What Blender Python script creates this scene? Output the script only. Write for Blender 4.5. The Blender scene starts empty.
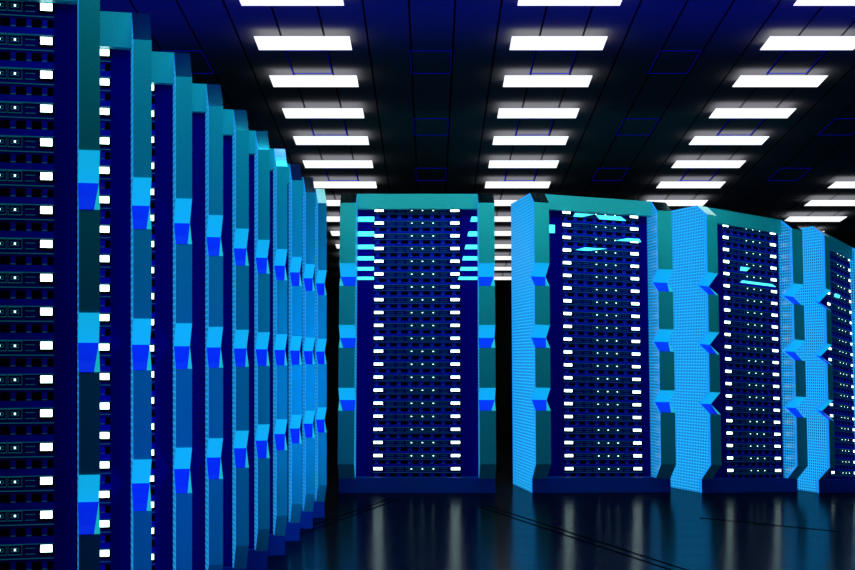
import bpy, math, random
from mathutils import Vector

# ---------------------------------------------------------------- camera, world, exposure
F = 1500.0; CX = 427.5; HY = 358.0; CAMH = 1.0          # focal length in pixels, principal column, eye-level row
sc = bpy.context.scene
col = sc.collection
cam = bpy.data.cameras.new('camera'); camo = bpy.data.objects.new('camera', cam); col.objects.link(camo)
camo.location = (0, 0, CAMH); camo.rotation_euler = (math.pi/2, 0, 0)
cam.sensor_fit = 'HORIZONTAL'; cam.sensor_width = 36; cam.lens = F*36/855; cam.shift_y = (HY-285)/855
cam.clip_start = .05; cam.clip_end = 100
sc.camera = camo
sc.view_settings.view_transform = 'Standard'; sc.view_settings.look = 'None'
sc.view_settings.exposure = 0; sc.view_settings.gamma = 1; sc.view_settings.use_curve_mapping = False
w = bpy.data.worlds.new('world'); sc.world = w; w.use_nodes = True
w.node_tree.nodes['Background'].inputs[0].default_value = (0, 0, .02, 1)
w.node_tree.nodes['Background'].inputs[1].default_value = .3

def area(name, loc, rot, sx, sy, power, color, spread=180):
    l = bpy.data.lights.new(name, 'AREA'); l.shape = 'RECTANGLE'; l.size = sx; l.size_y = sy
    l.energy = power; l.color = color; l.spread = math.radians(spread)
    o = bpy.data.objects.new(name, l); col.objects.link(o); o.location = loc; o.rotation_euler = rot
    return o
R = math.radians
# added unseen fill: blue wash thrown up on the near half of the ceiling
area('ceiling_wash_fill', (2.5, 5.6, 2.15), (math.pi, 0, 0), 12, 5.4, 560, (.01, .01, 1), 125)
# added teal fill above the aisle, turned from view, falling on the fronts of the far racks
area('rack_wash_fill', (.75, 9.8, 2.55), (R(64), 0, 0), 3.6, .12, 8, (.15, 1, .95), 96)
# row of added unseen teal fills over the slim racks
for k in range(8):
    area('row_wash_fill', (-.62, 3.1+.62*k, 2.5), (R(48), 0, R(8)), .35, .12, 1.15, (.06, .78, 1), 130)
# added azure fill with no fixture, across the aisle, on the far end of the left row
area('left_row_far_fill', (1.5, 4.5, .9), (R(90), 0, R(28)), .6, 1.0, 5.5, (.0, .27, 1), 28)
# added unseen deep blue fill on the near end of the left row
area('left_row_near_fill', (.7, 3.1, .7), (R(90), 0, R(36)), .5, .8, 2.5, (.0, .04, 1), 52)

# ---------------------------------------------------------------- materials
def S(r, g, b):
    f = lambda c: c/255/12.92 if c <= 10.3 else ((c/255+.055)/1.055)**2.4
    return (f(r), f(g), f(b), 1)
def mat(name, base, rough=.5, metal=0, emit=None, es=0, spec=.5, grain=0):
    m = bpy.data.materials.new(name); m.use_nodes = True; nt = m.node_tree; b = nt.nodes['Principled BSDF']
    b.inputs['Base Color'].default_value = base; b.inputs['Roughness'].default_value = rough
    b.inputs['Metallic'].default_value = metal; b.inputs['Specular IOR Level'].default_value = spec
    if emit: b.inputs['Emission Color'].default_value = emit; b.inputs['Emission Strength'].default_value = es
    if grain:
        tc = nt.nodes.new('ShaderNodeTexCoord'); n = nt.nodes.new('ShaderNodeTexNoise'); n.inputs['Scale'].default_value = 240
        n.inputs['Detail'].default_value = 1
        mr = nt.nodes.new('ShaderNodeMapRange'); mr.inputs['To Min'].default_value = 1-grain; mr.inputs['To Max'].default_value = 1+grain
        mx = nt.nodes.new('ShaderNodeVectorMath'); mx.operation = 'SCALE'; mx.inputs[0].default_value = base[:3]
        nt.links.new(tc.outputs['Object'], n.inputs['Vector']); nt.links.new(n.outputs['Fac'], mr.inputs['Value'])
        nt.links.new(mr.outputs[0], mx.inputs['Scale']); nt.links.new(mx.outputs[0], b.inputs['Base Color'])
    return m
M = {}
M['post'] = mat('teal_lacquer', (.015, .44, .46, 1), .42, .0, grain=.35)
M['cap'] = mat('polished_teal_cap', (.25, .7, .72, 1), .16, 1.0)
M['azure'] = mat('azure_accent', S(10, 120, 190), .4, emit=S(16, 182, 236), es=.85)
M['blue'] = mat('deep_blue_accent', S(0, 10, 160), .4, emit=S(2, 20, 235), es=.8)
M['mint'] = mat('mint_highlight', S(20, 150, 160), .4, emit=S(30, 190, 200), es=.7)  # lit shading of the notch corner, put into a glowing colour
M['royal'] = mat('royal_blue_lacquer', (.001, .05, .36, 1), .5, spec=.15, grain=.3)
M['navy'] = mat('navy_panel', (.002, .001, .2, 1), .7, spec=0)
M['ubody'] = mat('server_face', (.003, .003, .19, 1), .7, spec=0)
M['uledge'] = mat('server_ledge', (.012, .01, .48, 1), .7, spec=0)
M['slot'] = mat('slot_black', S(8, 8, 14), .8, spec=0)
M['line'] = mat('teal_frame_and_glint', S(8, 70, 90), .5, emit=S(8, 90, 110), es=.5)  # frame and vent lines, plus edge reflections painted as a faint glow
M['ledw'] = mat('white_led', (.8, .9, .9, 1), .5, emit=(.7, 1, .97, 1), es=3.8)
M['lamp'] = mat('lamp_diffuser', (.9, .9, .9, 1), .5, emit=(1, 1, 1, 1), es=1.1)
M['uplight'] = mat('lamp_uplight', (.9, .9, .9, 1), .5, emit=(1, 1, 1, 1), es=7)
M['cyan'] = mat('cyan_lamp_reflection', S(90, 240, 245), .5, emit=S(92, 252, 252), es=1.0)  # lamps mirrored in the rack fronts, painted as emission
M['hatch'] = mat('hatch_edge', S(0, 0, 100), 1, spec=0, emit=S(4, 4, 130), es=.6)
M['white'] = mat('white_paint', (.8, .8, .8, 1), .5)
M['metal'] = mat('dark_metal', S(30, 30, 34), .5, .6)
M['wall'] = mat('black_wall', S(6, 6, 8), .8)

def perf(name, fx, fy, strength):
    m = bpy.data.materials.new(name); m.use_nodes = True; nt = m.node_tree; b = nt.nodes['Principled BSDF']
    uv = nt.nodes.new('ShaderNodeUVMap'); sp = nt.nodes.new('ShaderNodeSeparateXYZ'); nt.links.new(uv.outputs[0], sp.inputs[0])
    def hole(sock, pitch, fr):
        a = nt.nodes.new('ShaderNodeMath'); a.operation = 'DIVIDE'; nt.links.new(sock, a.inputs[0]); a.inputs[1].default_value = pitch
        f = nt.nodes.new('ShaderNodeMath'); f.operation = 'FRACT'; nt.links.new(a.outputs[0], f.inputs[0])
        l = nt.nodes.new('ShaderNodeMath'); l.operation = 'LESS_THAN'; nt.links.new(f.outputs[0], l.inputs[0]); l.inputs[1].default_value = fr
        return l.outputs[0]
    h1 = hole(sp.outputs['X'], .026, fx); h2 = hole(sp.outputs['Y'], .0105, fy)
    mu = nt.nodes.new('ShaderNodeMath'); mu.operation = 'MULTIPLY'; nt.links.new(h1, mu.inputs[0]); nt.links.new(h2, mu.inputs[1])
    mx = nt.nodes.new('ShaderNodeMix'); mx.data_type = 'RGBA'; nt.links.new(mu.outputs[0], mx.inputs['Factor'])
    mx.inputs[6].default_value = S(36, 180, 255); mx.inputs[7].default_value = S(2, 18, 84)
    nt.links.new(mx.outputs[2], b.inputs['Emission Color']); b.inputs['Emission Strength'].default_value = strength
    b.inputs['Base Color'].default_value = S(8, 60, 110); b.inputs['Roughness'].default_value = .4
    return m
M['perf'] = perf('perforated_azure', .5, .62, 1.0)
M['perf_inner'] = perf('perforated_azure_inner', .6, .7, .85)
M['rim'] = mat('azure_rim', S(20, 120, 220), .4, emit=S(24, 150, 245), es=.85)

# ---------------------------------------------------------------- mesh collector
def ident(u, v, w): return (u, w, v)
class MB:
    def __init__(s, fn=ident): s.v = []; s.f = []; s.m = []; s.fn = fn; s.mats = []
    def mi(s, m):
        if m not in s.mats: s.mats.append(m)
        return s.mats.index(m)
    def quad(s, pts, m):
        k = len(s.v); s.v += pts; s.f.append(tuple(range(k, k+len(pts)))); s.m.append(s.mi(m))
    def box(s, u0, u1, v0, v1, w0, w1, m):
        k = len(s.v); i = s.mi(m)
        s.v += [(u0,v0,w0),(u1,v0,w0),(u1,v1,w0),(u0,v1,w0),(u0,v0,w1),(u1,v0,w1),(u1,v1,w1),(u0,v1,w1)]
        for f in ((0,1,2,3),(5,4,7,6),(4,0,3,7),(1,5,6,2),(3,2,6,7),(4,5,1,0)):
            s.f.append(tuple(k+a for a in f)); s.m.append(i)
    def mesh(s, name):
        me = bpy.data.meshes.new(name)
        me.from_pydata([s.fn(*p) for p in s.v], [], s.f)
        for m in s.mats: me.materials.append(M[m])
        uv = me.uv_layers.new(name='UVMap')
        for p, i in zip(me.polygons, s.m):
            p.material_index = i
            for li, vi in zip(p.loop_indices, p.vertices): uv.data[li].uv = (s.v[vi][2], s.v[vi][1])
        me.update(); return me
    def build(s, name, parent=None):
        o = bpy.data.objects.new(name, s.mesh(name)); col.objects.link(o)
        if parent: o.parent = parent
        return o
def tag(o, label=None, cat=None, group=None, kind=None):
    if label: o['label'] = label
    if cat: o['category'] = cat
    if group: o['group'] = group
    if kind: o['kind'] = kind
    return o
def copy_tree(o, parent=None):
    c = o.copy(); col.objects.link(c); c.parent = parent
    for ch in list(o.children): copy_tree(ch, c)
    return c

# ---------------------------------------------------------------- the setting
KP = 4748*.79; CA = KP/F; CB = (487.7-HY)/F; CD = 3.5/F         # ceiling plane: Z = 1 + CA - CB*Y
def on_plane(ratio, t, drop=0):
    # ratio = sideways place, t = lamp pitches from the camera
    a = CA+drop; Y = .79*t*a/CA
    return Vector((ratio*a + CD*Y, Y, CAMH + a - CB*Y))
def ceiling_mat():
    m = mat('ceiling_planks', S(70, 70, 84), 1, spec=0); nt = m.node_tree; b = nt.nodes['Principled BSDF']
    tc = nt.nodes.new('ShaderNodeTexCoord'); sp = nt.nodes.new('ShaderNodeSeparateXYZ'); nt.links.new(tc.outputs['Object'], sp.inputs[0])
    y = nt.nodes.new('ShaderNodeMath'); y.operation = 'MULTIPLY_ADD'; nt.links.new(sp.outputs['Y'], y.inputs[0]); y.inputs[1].default_value = -CD
    nt.links.new(sp.outputs['X'], y.inputs[2])
    d = nt.nodes.new('ShaderNodeMath'); d.operation = 'MULTIPLY_ADD'; nt.links.new(y.outputs[0], d.inputs[0]); d.inputs[1].default_value = 1/(.0954*(CA+.045)); d.inputs[2].default_value = 20.5
    f = nt.nodes.new('ShaderNodeMath'); f.operation = 'FRACT'; nt.links.new(d.outputs[0], f.inputs[0])
    l = nt.nodes.new('ShaderNodeMath'); l.operation = 'LESS_THAN'; nt.links.new(f.outputs[0], l.inputs[0]); l.inputs[1].default_value = .045
    mx = nt.nodes.new('ShaderNodeMix'); mx.data_type = 'RGBA'; nt.links.new(l.outputs[0], mx.inputs['Factor'])
    mx.inputs[6].default_value = (.033, .033, .037, 1); mx.inputs[7].default_value = S(3, 3, 4)
    nt.links.new(mx.outputs[2], b.inputs['Base Color'])
    return m
M['ceiling'] = ceiling_mat()
def floor_mat():
    m = bpy.data.materials.new('polished_black_floor'); m.use_nodes = True; nt = m.node_tree; nt.nodes.clear()
    out = nt.nodes.new('ShaderNodeOutputMaterial'); add = nt.nodes.new('ShaderNodeAddShader')
    df = nt.nodes.new('ShaderNodeBsdfDiffuse'); df.inputs['Color'].default_value = (.002, .002, .005, 1)
    gl = nt.nodes.new('ShaderNodeBsdfGlossy'); gl.inputs['Roughness'].default_value = .17
    tc = nt.nodes.new('ShaderNodeTexCoord'); sp = nt.nodes.new('ShaderNodeSeparateXYZ'); nt.links.new(tc.outputs['Object'], sp.inputs[0])
    d = nt.nodes.new('ShaderNodeMath'); d.operation = 'DIVIDE'; nt.links.new(sp.outputs['Y'], d.inputs[0]); d.inputs[1].default_value = .4
    f = nt.nodes.new('ShaderNodeMath'); f.operation = 'FRACT'; nt.links.new(d.outputs[0], f.inputs[0])
    l = nt.nodes.new('ShaderNodeMath'); l.operation = 'LESS_THAN'; nt.links.new(f.outputs[0], l.inputs[0]); l.inputs[1].default_value = .05
    mx = nt.nodes.new('ShaderNodeMix'); mx.data_type = 'RGBA'; nt.links.new(l.outputs[0], mx.inputs['Factor'])
    mx.inputs[6].default_value = (.165, .165, .165, 1); mx.inputs[7].default_value = (.12, .12, .12, 1)
    nt.links.new(mx.outputs[2], gl.inputs['Color'])
    nt.links.new(df.outputs[0], add.inputs[0]); nt.links.new(gl.outputs[0], add.inputs[1]); nt.links.new(add.outputs[0], out.inputs['Surface'])
    return m
M['floor'] = floor_mat()
XL, XR, YN, YF = -5.0, 9.0, -2.0, 20.0
def cz(y): return CAMH+CA+.045-CB*y
b = MB(); b.box(XL, XR, -.1, 0, YN, YF, 'floor'); tag(b.build('floor'), kind='structure')
b = MB(lambda u, v, w: (u, w, cz(w)+v)); b.box(XL, XR, 0, .1, YN, YF, 'ceiling'); tag(b.build('ceiling'), kind='structure')
b = MB(); b.box(XL, XR, 0, cz(YF)-.0, YF, YF+.1, 'wall'); tag(b.build('wall_back'), kind='structure')
side = lambda x0, x1, n: tag(_side(x0, x1).build(n), kind='structure')
def _side(x0, x1):
    b = MB(); k = [(x0,0,YN),(x1,0,YN),(x1,cz(YN),YN),(x0,cz(YN),YN),(x0,0,YF),(x1,0,YF),(x1,cz(YF),YF),(x0,cz(YF),YF)]
    for f in ((0,1,2,3),(5,4,7,6),(4,0,3,7),(1,5,6,2),(3,2,6,7),(4,5,1,0)): b.quad([k[i] for i in f], 'wall')
    return b
side(XL-.1, XL, 'wall_left'); side(XR, XR+.1, 'wall_right')
# diagonal floor joints: pairs of fine dotted beads
def fpt(px, py): Y = F*CAMH/(py-HY); return Vector(((px-CX)/F*Y, Y, 0))
def joint(p, q, name, n, gap=.07):
    p, q = fpt(*p), fpt(*q); d = (q-p); L = d.length; d.normalize(); s = Vector((-d.y, d.x, 0)); b = MB()
    for sgn in (-.5, .5):
        for i in range(n):
            a = p + d*(L*i/n) + s*gap*sgn; c = p + d*(L*(i+.6)/n) + s*gap*sgn
            h = s*.004; z = Vector((0, 0, .003))
            bot = [a-h, c-h, c+h, a+h]; top = [x+z for x in bot]
            P = [(x.x, x.z, x.y) for x in bot+top]
            for f in ((4,5,6,7),(0,1,5,4),(1,2,6,5),(2,3,7,6),(3,0,4,7)): b.quad([P[j] for j in f], 'slot')
    tag(b.build(name), kind='structure')
joint((262, 545), (395, 499), 'trim_1', 60)
joint((482, 506), (700, 577), 'trim_2', 90)
joint((700, 518), (842, 532), 'trim_3', 70, .0)

# ceiling lights
def lamp(c, t0, t1, hw):
    p = on_plane(c, t0); q = on_plane(c, t1)
    a, b_, c_, d = on_plane(c-hw, t0), on_plane(c+hw, t0), on_plane(c+hw, t1), on_plane(c-hw, t1)
    o = (a+b_+c_+d)/4
    b = MB(lambda u, v, w: (u, w, v)); r = .0008; up = .003
    bot = [x-o for x in (a, b_, c_, d)]
    def ring(s, z): return [Vector((x.x*s, x.y*s, x.z+z)) for x in bot]
    rings = [ring(.997, 0), ring(1, r), ring(1, up), ring(.99, up+.001)]
    P = [[(x.x, x.z, x.y) for x in rg] for rg in rings]
    b.quad(P[0][::-1], 'lamp'); b.quad(P[3], 'uplight')
    for k in range(3):
        for i in range(4): j = (i+1) % 4; b.quad([P[k][i], P[k][j], P[k+1][j], P[k+1][i]], 'lamp')
    root = b.build('ceiling_light'); root.location = o
    for sx in (-.6, .6):
        s = MB(); x = (b_-a).length/2*sx; s.box(x-.006, x+.006, .005, .047, .08, .09, 'metal'); s.build('mount', root)
    return root
order = ['nearest', 'second nearest', 'third nearest', 'fourth nearest', 'fifth nearest', 'sixth nearest', 'seventh nearest', 'eighth nearest',
         'ninth nearest', 'tenth nearest', 'eleventh nearest', 'twelfth nearest', 'thirteenth nearest', 'farthest']
rown = ['leftmost line of lights', 'second line of lights from the left', 'third line of lights from the left', 'rightmost line of lights']
for ci, c in enumerate((-.2868, .2857, .8582, 1.4307)):
    for n in range(14):
        if ci == 3 and n < 6: continue
        o = lamp(c, n+9.85-.318, n+9.85, .1063)
        od = order[n] if ci < 3 else order[n-6] if n < 13 else 'farthest'
        tag(o, 'white rectangular ceiling light, %s of the %s' % (od, rown[ci]), 'ceiling light', 'ceiling lights')
# hatches
CR = .0954
hcell = {-.286: 'in the leftmost line of lights', 0: 'between the two middle lines of lights', .286: 'in the second line of lights',
         .572: 'between the second and third lines of lights', .858: 'in the third line of lights', 1.144: 'right of the third line of lights', -.572: 'left of all the lights'}
for k, (c, lab) in enumerate(sorted(hcell.items())):
    for hi, t0 in enumerate((10.87, 12.87, 14.87)):
        if (c, hi) in ((-.572, 1), (-.572, 2), (1.144, 0)): continue
        t1 = t0+.6; b = MB()
        cs = [on_plane(c+sx*CR/2, t, .042) for sx, t in ((-1, t0), (1, t0), (1, t1), (-1, t1))]
        o = sum(cs, Vector())/4; th = .006
        P = [x-o for x in cs]; Q = [Vector((x.x*.975, x.y*.975, x.z*.975)) for x in P]
        up = Vector((0, 0, .012)); cv = lambda x: (x.x, x.z, x.y)
        for i in range(4):
            j = (i+1) % 4
            b.quad([cv(P[j]), cv(P[i]), cv(Q[i]), cv(Q[j])], 'hatch')
            b.quad([cv(P[i]), cv(P[j]), cv(P[j]+up), cv(P[i]+up)], 'hatch')
            b.quad([cv(Q[j]), cv(Q[i]), cv(Q[i]+up), cv(Q[j]+up)], 'hatch')
        h = b.build('ceiling_hatch'); h.location = o
        tag(h, 'thin blue outlined ceiling hatch %s, %s' % (lab, ('nearest', 'second', 'farthest')[hi]), 'ceiling hatch', 'ceiling hatches')

# ---------------------------------------------------------------- racks
W0 = 1.1555
def make_rack(name, Wd, slab, su, D, rec, inn, H0, H1, creases, lean0, lean1, led_top, led_pitch, q, lint, gs=0, gk=1, lw=9.4, lh=.1, sym=True, cap=.963, hu=.0415, hl=.0335, skew=0, bars=()):
    def fn(u, v, w):
        t = u/Wd
        return (u - v*H_base*(lean0+(lean1-lean0)*t), w - skew*u, v*(H0+(H1-H0)*t))
    H_base = (H0+H1)/2
    root = bpy.data.objects.new(name, None); col.objects.link(root)
    root.empty_display_size = .3
    bot, foot = .101, .048
    for k, (u0, u1, outs) in enumerate(((0, slab, -1), (Wd-slab, Wd, 1))):
        b = MB(fn)
        prof = [(rec, 0), (rec, foot), (0, bot)]
        for c in sorted(creases): prof += [(0, c-hl), (rec, c), (0, c+hu)]
        prof += [(0, cap), (rec, 1)]
        # front band
        for i in range(len(prof)-1):
            (wa, va), (wb, vb) = prof[i], prof[i+1]
            m = 'royal' if i == 0 else 'cap' if i == len(prof)-2 else 'post'
            b.quad([(u0, va, wa), (u1, va, wa), (u1, vb, wb), (u0, vb, wb)], m)
        b.quad([(u0, 1, rec), (u1, 1, rec), (u1, 1, D), (u0, 1, D)], 'post')
        b.quad([(u1, 0, D), (u0, 0, D), (u0, 1, D), (u1, 1, D)], 'navy')
        b.quad([(u1, 0, rec), (u0, 0, rec), (u0, 0, D), (u1, 0, D)], 'navy')
        rw = .016*su*2
        for u, flip in ((u0, False), (u1, True)):
            for i in range(len(prof)-1):
                (wa, va), (wb, vb) = prof[i], prof[i+1]
                # solid rim along the front edge, perforated sheet behind it
                A = [(u, va, wa), (u, vb, wb), (u, vb, wb+rw), (u, va, wa+rw)]
                Bq = [(u, va, wa+rw), (u, vb, wb+rw), (u, vb, D-rw), (u, va, D-rw)]
                Cq = [(u, va, D-rw), (u, vb, D-rw), (u, vb, D), (u, va, D)]
                for qd, m in ((A, 'rim'), (Bq, 'perf' if flip == (outs > 0) else 'perf_inner'), (Cq, 'rim')): b.quad(qd[::-1] if flip else qd, m)
        sp = b.build('side_panel', root)
        for c in creases:
            n = MB(fn); e = .002; o = .0
            # V shaped accent lining the notch: upper face, lower face, painted highlight at outer corner
            uo, ui = (u0, u1) if outs < 0 else (u1, u0)
            if not sym: uo, ui = u1, u0
            P = lambda u, v, w: (u, v, w-e)
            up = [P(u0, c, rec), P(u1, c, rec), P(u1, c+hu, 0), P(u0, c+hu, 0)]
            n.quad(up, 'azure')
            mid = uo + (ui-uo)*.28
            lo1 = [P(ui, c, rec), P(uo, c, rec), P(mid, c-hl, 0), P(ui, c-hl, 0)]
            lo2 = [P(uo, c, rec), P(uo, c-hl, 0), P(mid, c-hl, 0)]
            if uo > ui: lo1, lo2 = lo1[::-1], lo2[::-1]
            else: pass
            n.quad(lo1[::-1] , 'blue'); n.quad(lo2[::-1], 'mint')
            n.build('notch_accent', sp)
    # lintel, plinth, top
    b = MB(fn); b.box(slab, Wd-slab, lint, 1, rec, rec+.06, 'post'); b.build('lintel', root)
    b = MB(fn); b.box(slab, Wd-slab, 1-.006, 1-.001, rec+.06, D-.01, 'post'); b.build('top_panel', root)
    b = MB(fn); b.box(slab, Wd-slab, 0, foot+.003, rec, D-.02, 'royal'); b.build('plinth', root)
    b = MB(fn); b.box(slab, Wd-slab, foot+.003, 1-.008, inn, inn+.02, 'navy'); b.build('recessed_panel', root)
    b = MB(fn); b.box(slab, Wd-slab, foot+.003, 1-.008, D-.03, D-.01, 'navy'); b.build('rear_panel', root)
    # server units; everything below in proportions of the standard rack width
    g = lambda px: (417.1+(px-417.1)*gk+gs-337.5)/158*Wd
    k = inn/.28
    def unit_boxes(fnu, vc, p):
        b = MB(fnu)
        Y = lambda a: vc+a*p
        X = lambda a, c_, d, e_, w, m: b.box(g(a), g(c_), Y(d), Y(e_), inn-w*k, inn, m)
        X(372.5, 461.5, -.84, .16, .010, 'ubody')
        X(372.8, 461.2, -.30, -.275, .012, 'line'); X(372.8, 461.2, -.86, -.84, .030, 'line')  # edge highlights painted as thin strips
        X(373, 461, -.62, -.38, .011, 'slot')
        for j in range(8): X(374.7+11.15*j, 378.6+11.15*j, -.61, -.39, .020, 'uledge')
        for j in range(8): X(374.9+11.15*j, 378.4+11.15*j, -.615, -.595, .021, 'line')
        X(373, 461, -.84, -.64, .028, 'uledge')
        for a in (372.9, 450.4): X(a, a+11.2, -.2, .17, .013, 'slot')
        for a in (411.7, 422.7, 433.7):
            X(a-5, a+5, -.17, .14, .013, 'line'); X(a-4.7, a+4.7, -.145, .115, .015, 'slot'); X(a-4, a+4, -.12, .09, .017, 'ubody')
            X(a-2.8, a+2.8, -.075, .045, .018, 'line'); X(a-2.4, a+2.4, -.05, .02, .02, 'slot')
        for a, c_ in ((386, 394), (397, 404), (441, 448)):
            for d in (-.15, .02): X(a, c_, d-.012, d+.006, .014, 'line')
        return b
    def lights(fnu, vc, p, par):
        for a in (378.2, 455.9):
            b = MB(fnu); b.box(g(a-lw/2), g(a+lw/2), vc-lh*p, vc+lh*p, inn-.017*k, inn-.013*k, 'ledw'); b.build('status_light', par)
        for a in (411.7, 422.7, 433.7):
            b = MB(fnu); b.box(g(a-.6), g(a+.6), vc-.04*p, vc+.015*p, inn-.022*k, inn-.02*k, 'ledw'); b.build('indicator', par)
    first = None
    for i in range(21):
        t = i/20
        vb = led_top - 20*led_pitch
        vc = vb + 20*led_pitch*(t*(1+q)-q*t*t); p = led_pitch*(1+q-2*q*t)
        if H0 == H1 and lean0 == lean1 == 0:
            if first is None:
                fu = lambda u, v, w: (u, w, v*H0)
                first = unit_boxes(fu, 0, p).build('server_unit', root); lights(fu, 0, p, first); o = first
            else: o = copy_tree(first, root)
            o.location = (0, 0, vc*H0)
        else:
            # origin of each unit at its own height
            off = Vector(fn(0, vc, 0))
            fu = lambda u, v, w, off=off: tuple(Vector(fn(u, v, w))-off)
            o = unit_boxes(fu, vc, p).build('server_unit', root); o.location = off
            lights(fu, vc, p, o)
    for (a0, a1, a2, a3, v0, v1) in bars:      # ceiling-lamp reflections built as glowing bars: top edge a0-a1, bottom edge a2-a3
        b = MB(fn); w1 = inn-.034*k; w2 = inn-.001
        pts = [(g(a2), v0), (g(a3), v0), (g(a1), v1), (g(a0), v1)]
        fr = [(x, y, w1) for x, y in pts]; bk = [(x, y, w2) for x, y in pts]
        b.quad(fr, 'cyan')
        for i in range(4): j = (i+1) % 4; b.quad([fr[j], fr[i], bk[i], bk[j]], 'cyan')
        b.build('lamp_reflection', root)
    return root

# left row of slim racks
CL = (.7127, .5053, .2985)
HL = 2.06
slim = make_rack('slim_server_rack', .5775, .0548, .5, .44, .075, .115, HL, HL, CL, 0, 0, .9422, .04404, 0, .948, gs=2.3, lw=8.4, hu=.0378, hl=.0378, lh=.108, sym=False, cap=.953)
TH = R(14.6)
zs = [3.95+.598*i for i in range(10)]
prx = [100, 151.6, 192, 223, 248.8, 269.7, 287.4, 302, 315, 326.7]
names = ['tall slim server rack with teal posts at the left edge, nearest of the left row',
 'slim server rack second from the camera in the left row', 'slim server rack third from the camera in the left row',
 'slim server rack fourth from the camera in the left row', 'slim server rack fifth from the camera in the left row',
 'slim server rack sixth from the camera in the left row', 'slim server rack seventh from the camera in the left row',
 'slim azure server rack third from the far end of the left row', 'slim azure server rack second from the far end of the left row',
 'slim azure server rack at the far end of the left row, beside the front-facing rack']
for i, (z, px) in enumerate(zip(zs, prx)):
    o = slim if i == 0 else copy_tree(slim)
    X = (px-CX)/F*z
    o.location = (X-.5775*math.cos(TH), z-.5775*math.sin(TH), 0); o.rotation_euler = (0, 0, TH)
    tag(o, names[i], 'server rack', 'slim server racks in the left row')

# the front-facing rack and the three turned ones on the right
CC = (.7225, .5184, .311)
def big_rack(xl, xr, th, yl, yr, lab, bars, D, slab_px, gs, inn=.28, lk=1, creases=CC, ybase=493):
    th = R(th); zb = F*CAMH/(ybase-HY)
    rec = .15
    # front-left corner: the base stands rec behind it
    z0 = zb-rec*math.cos(th); X0 = (xl-CX)/F*z0
    xr_ = (xr-CX)/F
    skew = math.tan(th)*.5; ex = math.cos(th)+skew*math.sin(th); ez = math.sin(th)-skew*math.cos(th)
    L = (xr_*z0-X0)/(ex-xr_*ez)
    z1 = zb+L*ez
    H0 = CAMH+(HY-yl)*zb/F; H1 = CAMH+(HY-yr)*z1/F
    r = make_rack('server_rack', L, L*slab_px/158, 1, D, rec, inn, H0, H1, creases,
                  (xl-CX)/10000*lk, (xr-CX)/10000*lk, .9496, .04361, .02, .9498, gs=gs, gk=1.02, lw=9, skew=skew, sym=(th == 0), cap=.963, bars=bars)
    r.location = (X0, z0, 0); r.rotation_euler = (0, 0, th)
    tag(r, lab, 'server rack', 'large server racks')
    return r
vf = lambda y: (493-y)/299
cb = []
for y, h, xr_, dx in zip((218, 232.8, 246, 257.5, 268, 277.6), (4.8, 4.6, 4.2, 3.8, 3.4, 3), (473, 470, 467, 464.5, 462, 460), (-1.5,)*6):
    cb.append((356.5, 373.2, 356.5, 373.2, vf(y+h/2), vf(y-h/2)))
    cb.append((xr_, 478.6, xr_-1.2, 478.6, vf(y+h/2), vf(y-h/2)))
# front-facing rack: leans mirrored left and right
big_rack(337.4, 496.4, 0, 193.8, 193.8, 'large server rack facing the camera, with cyan lamp reflections beside its top servers', cb, 1.0, 16.3, -1)
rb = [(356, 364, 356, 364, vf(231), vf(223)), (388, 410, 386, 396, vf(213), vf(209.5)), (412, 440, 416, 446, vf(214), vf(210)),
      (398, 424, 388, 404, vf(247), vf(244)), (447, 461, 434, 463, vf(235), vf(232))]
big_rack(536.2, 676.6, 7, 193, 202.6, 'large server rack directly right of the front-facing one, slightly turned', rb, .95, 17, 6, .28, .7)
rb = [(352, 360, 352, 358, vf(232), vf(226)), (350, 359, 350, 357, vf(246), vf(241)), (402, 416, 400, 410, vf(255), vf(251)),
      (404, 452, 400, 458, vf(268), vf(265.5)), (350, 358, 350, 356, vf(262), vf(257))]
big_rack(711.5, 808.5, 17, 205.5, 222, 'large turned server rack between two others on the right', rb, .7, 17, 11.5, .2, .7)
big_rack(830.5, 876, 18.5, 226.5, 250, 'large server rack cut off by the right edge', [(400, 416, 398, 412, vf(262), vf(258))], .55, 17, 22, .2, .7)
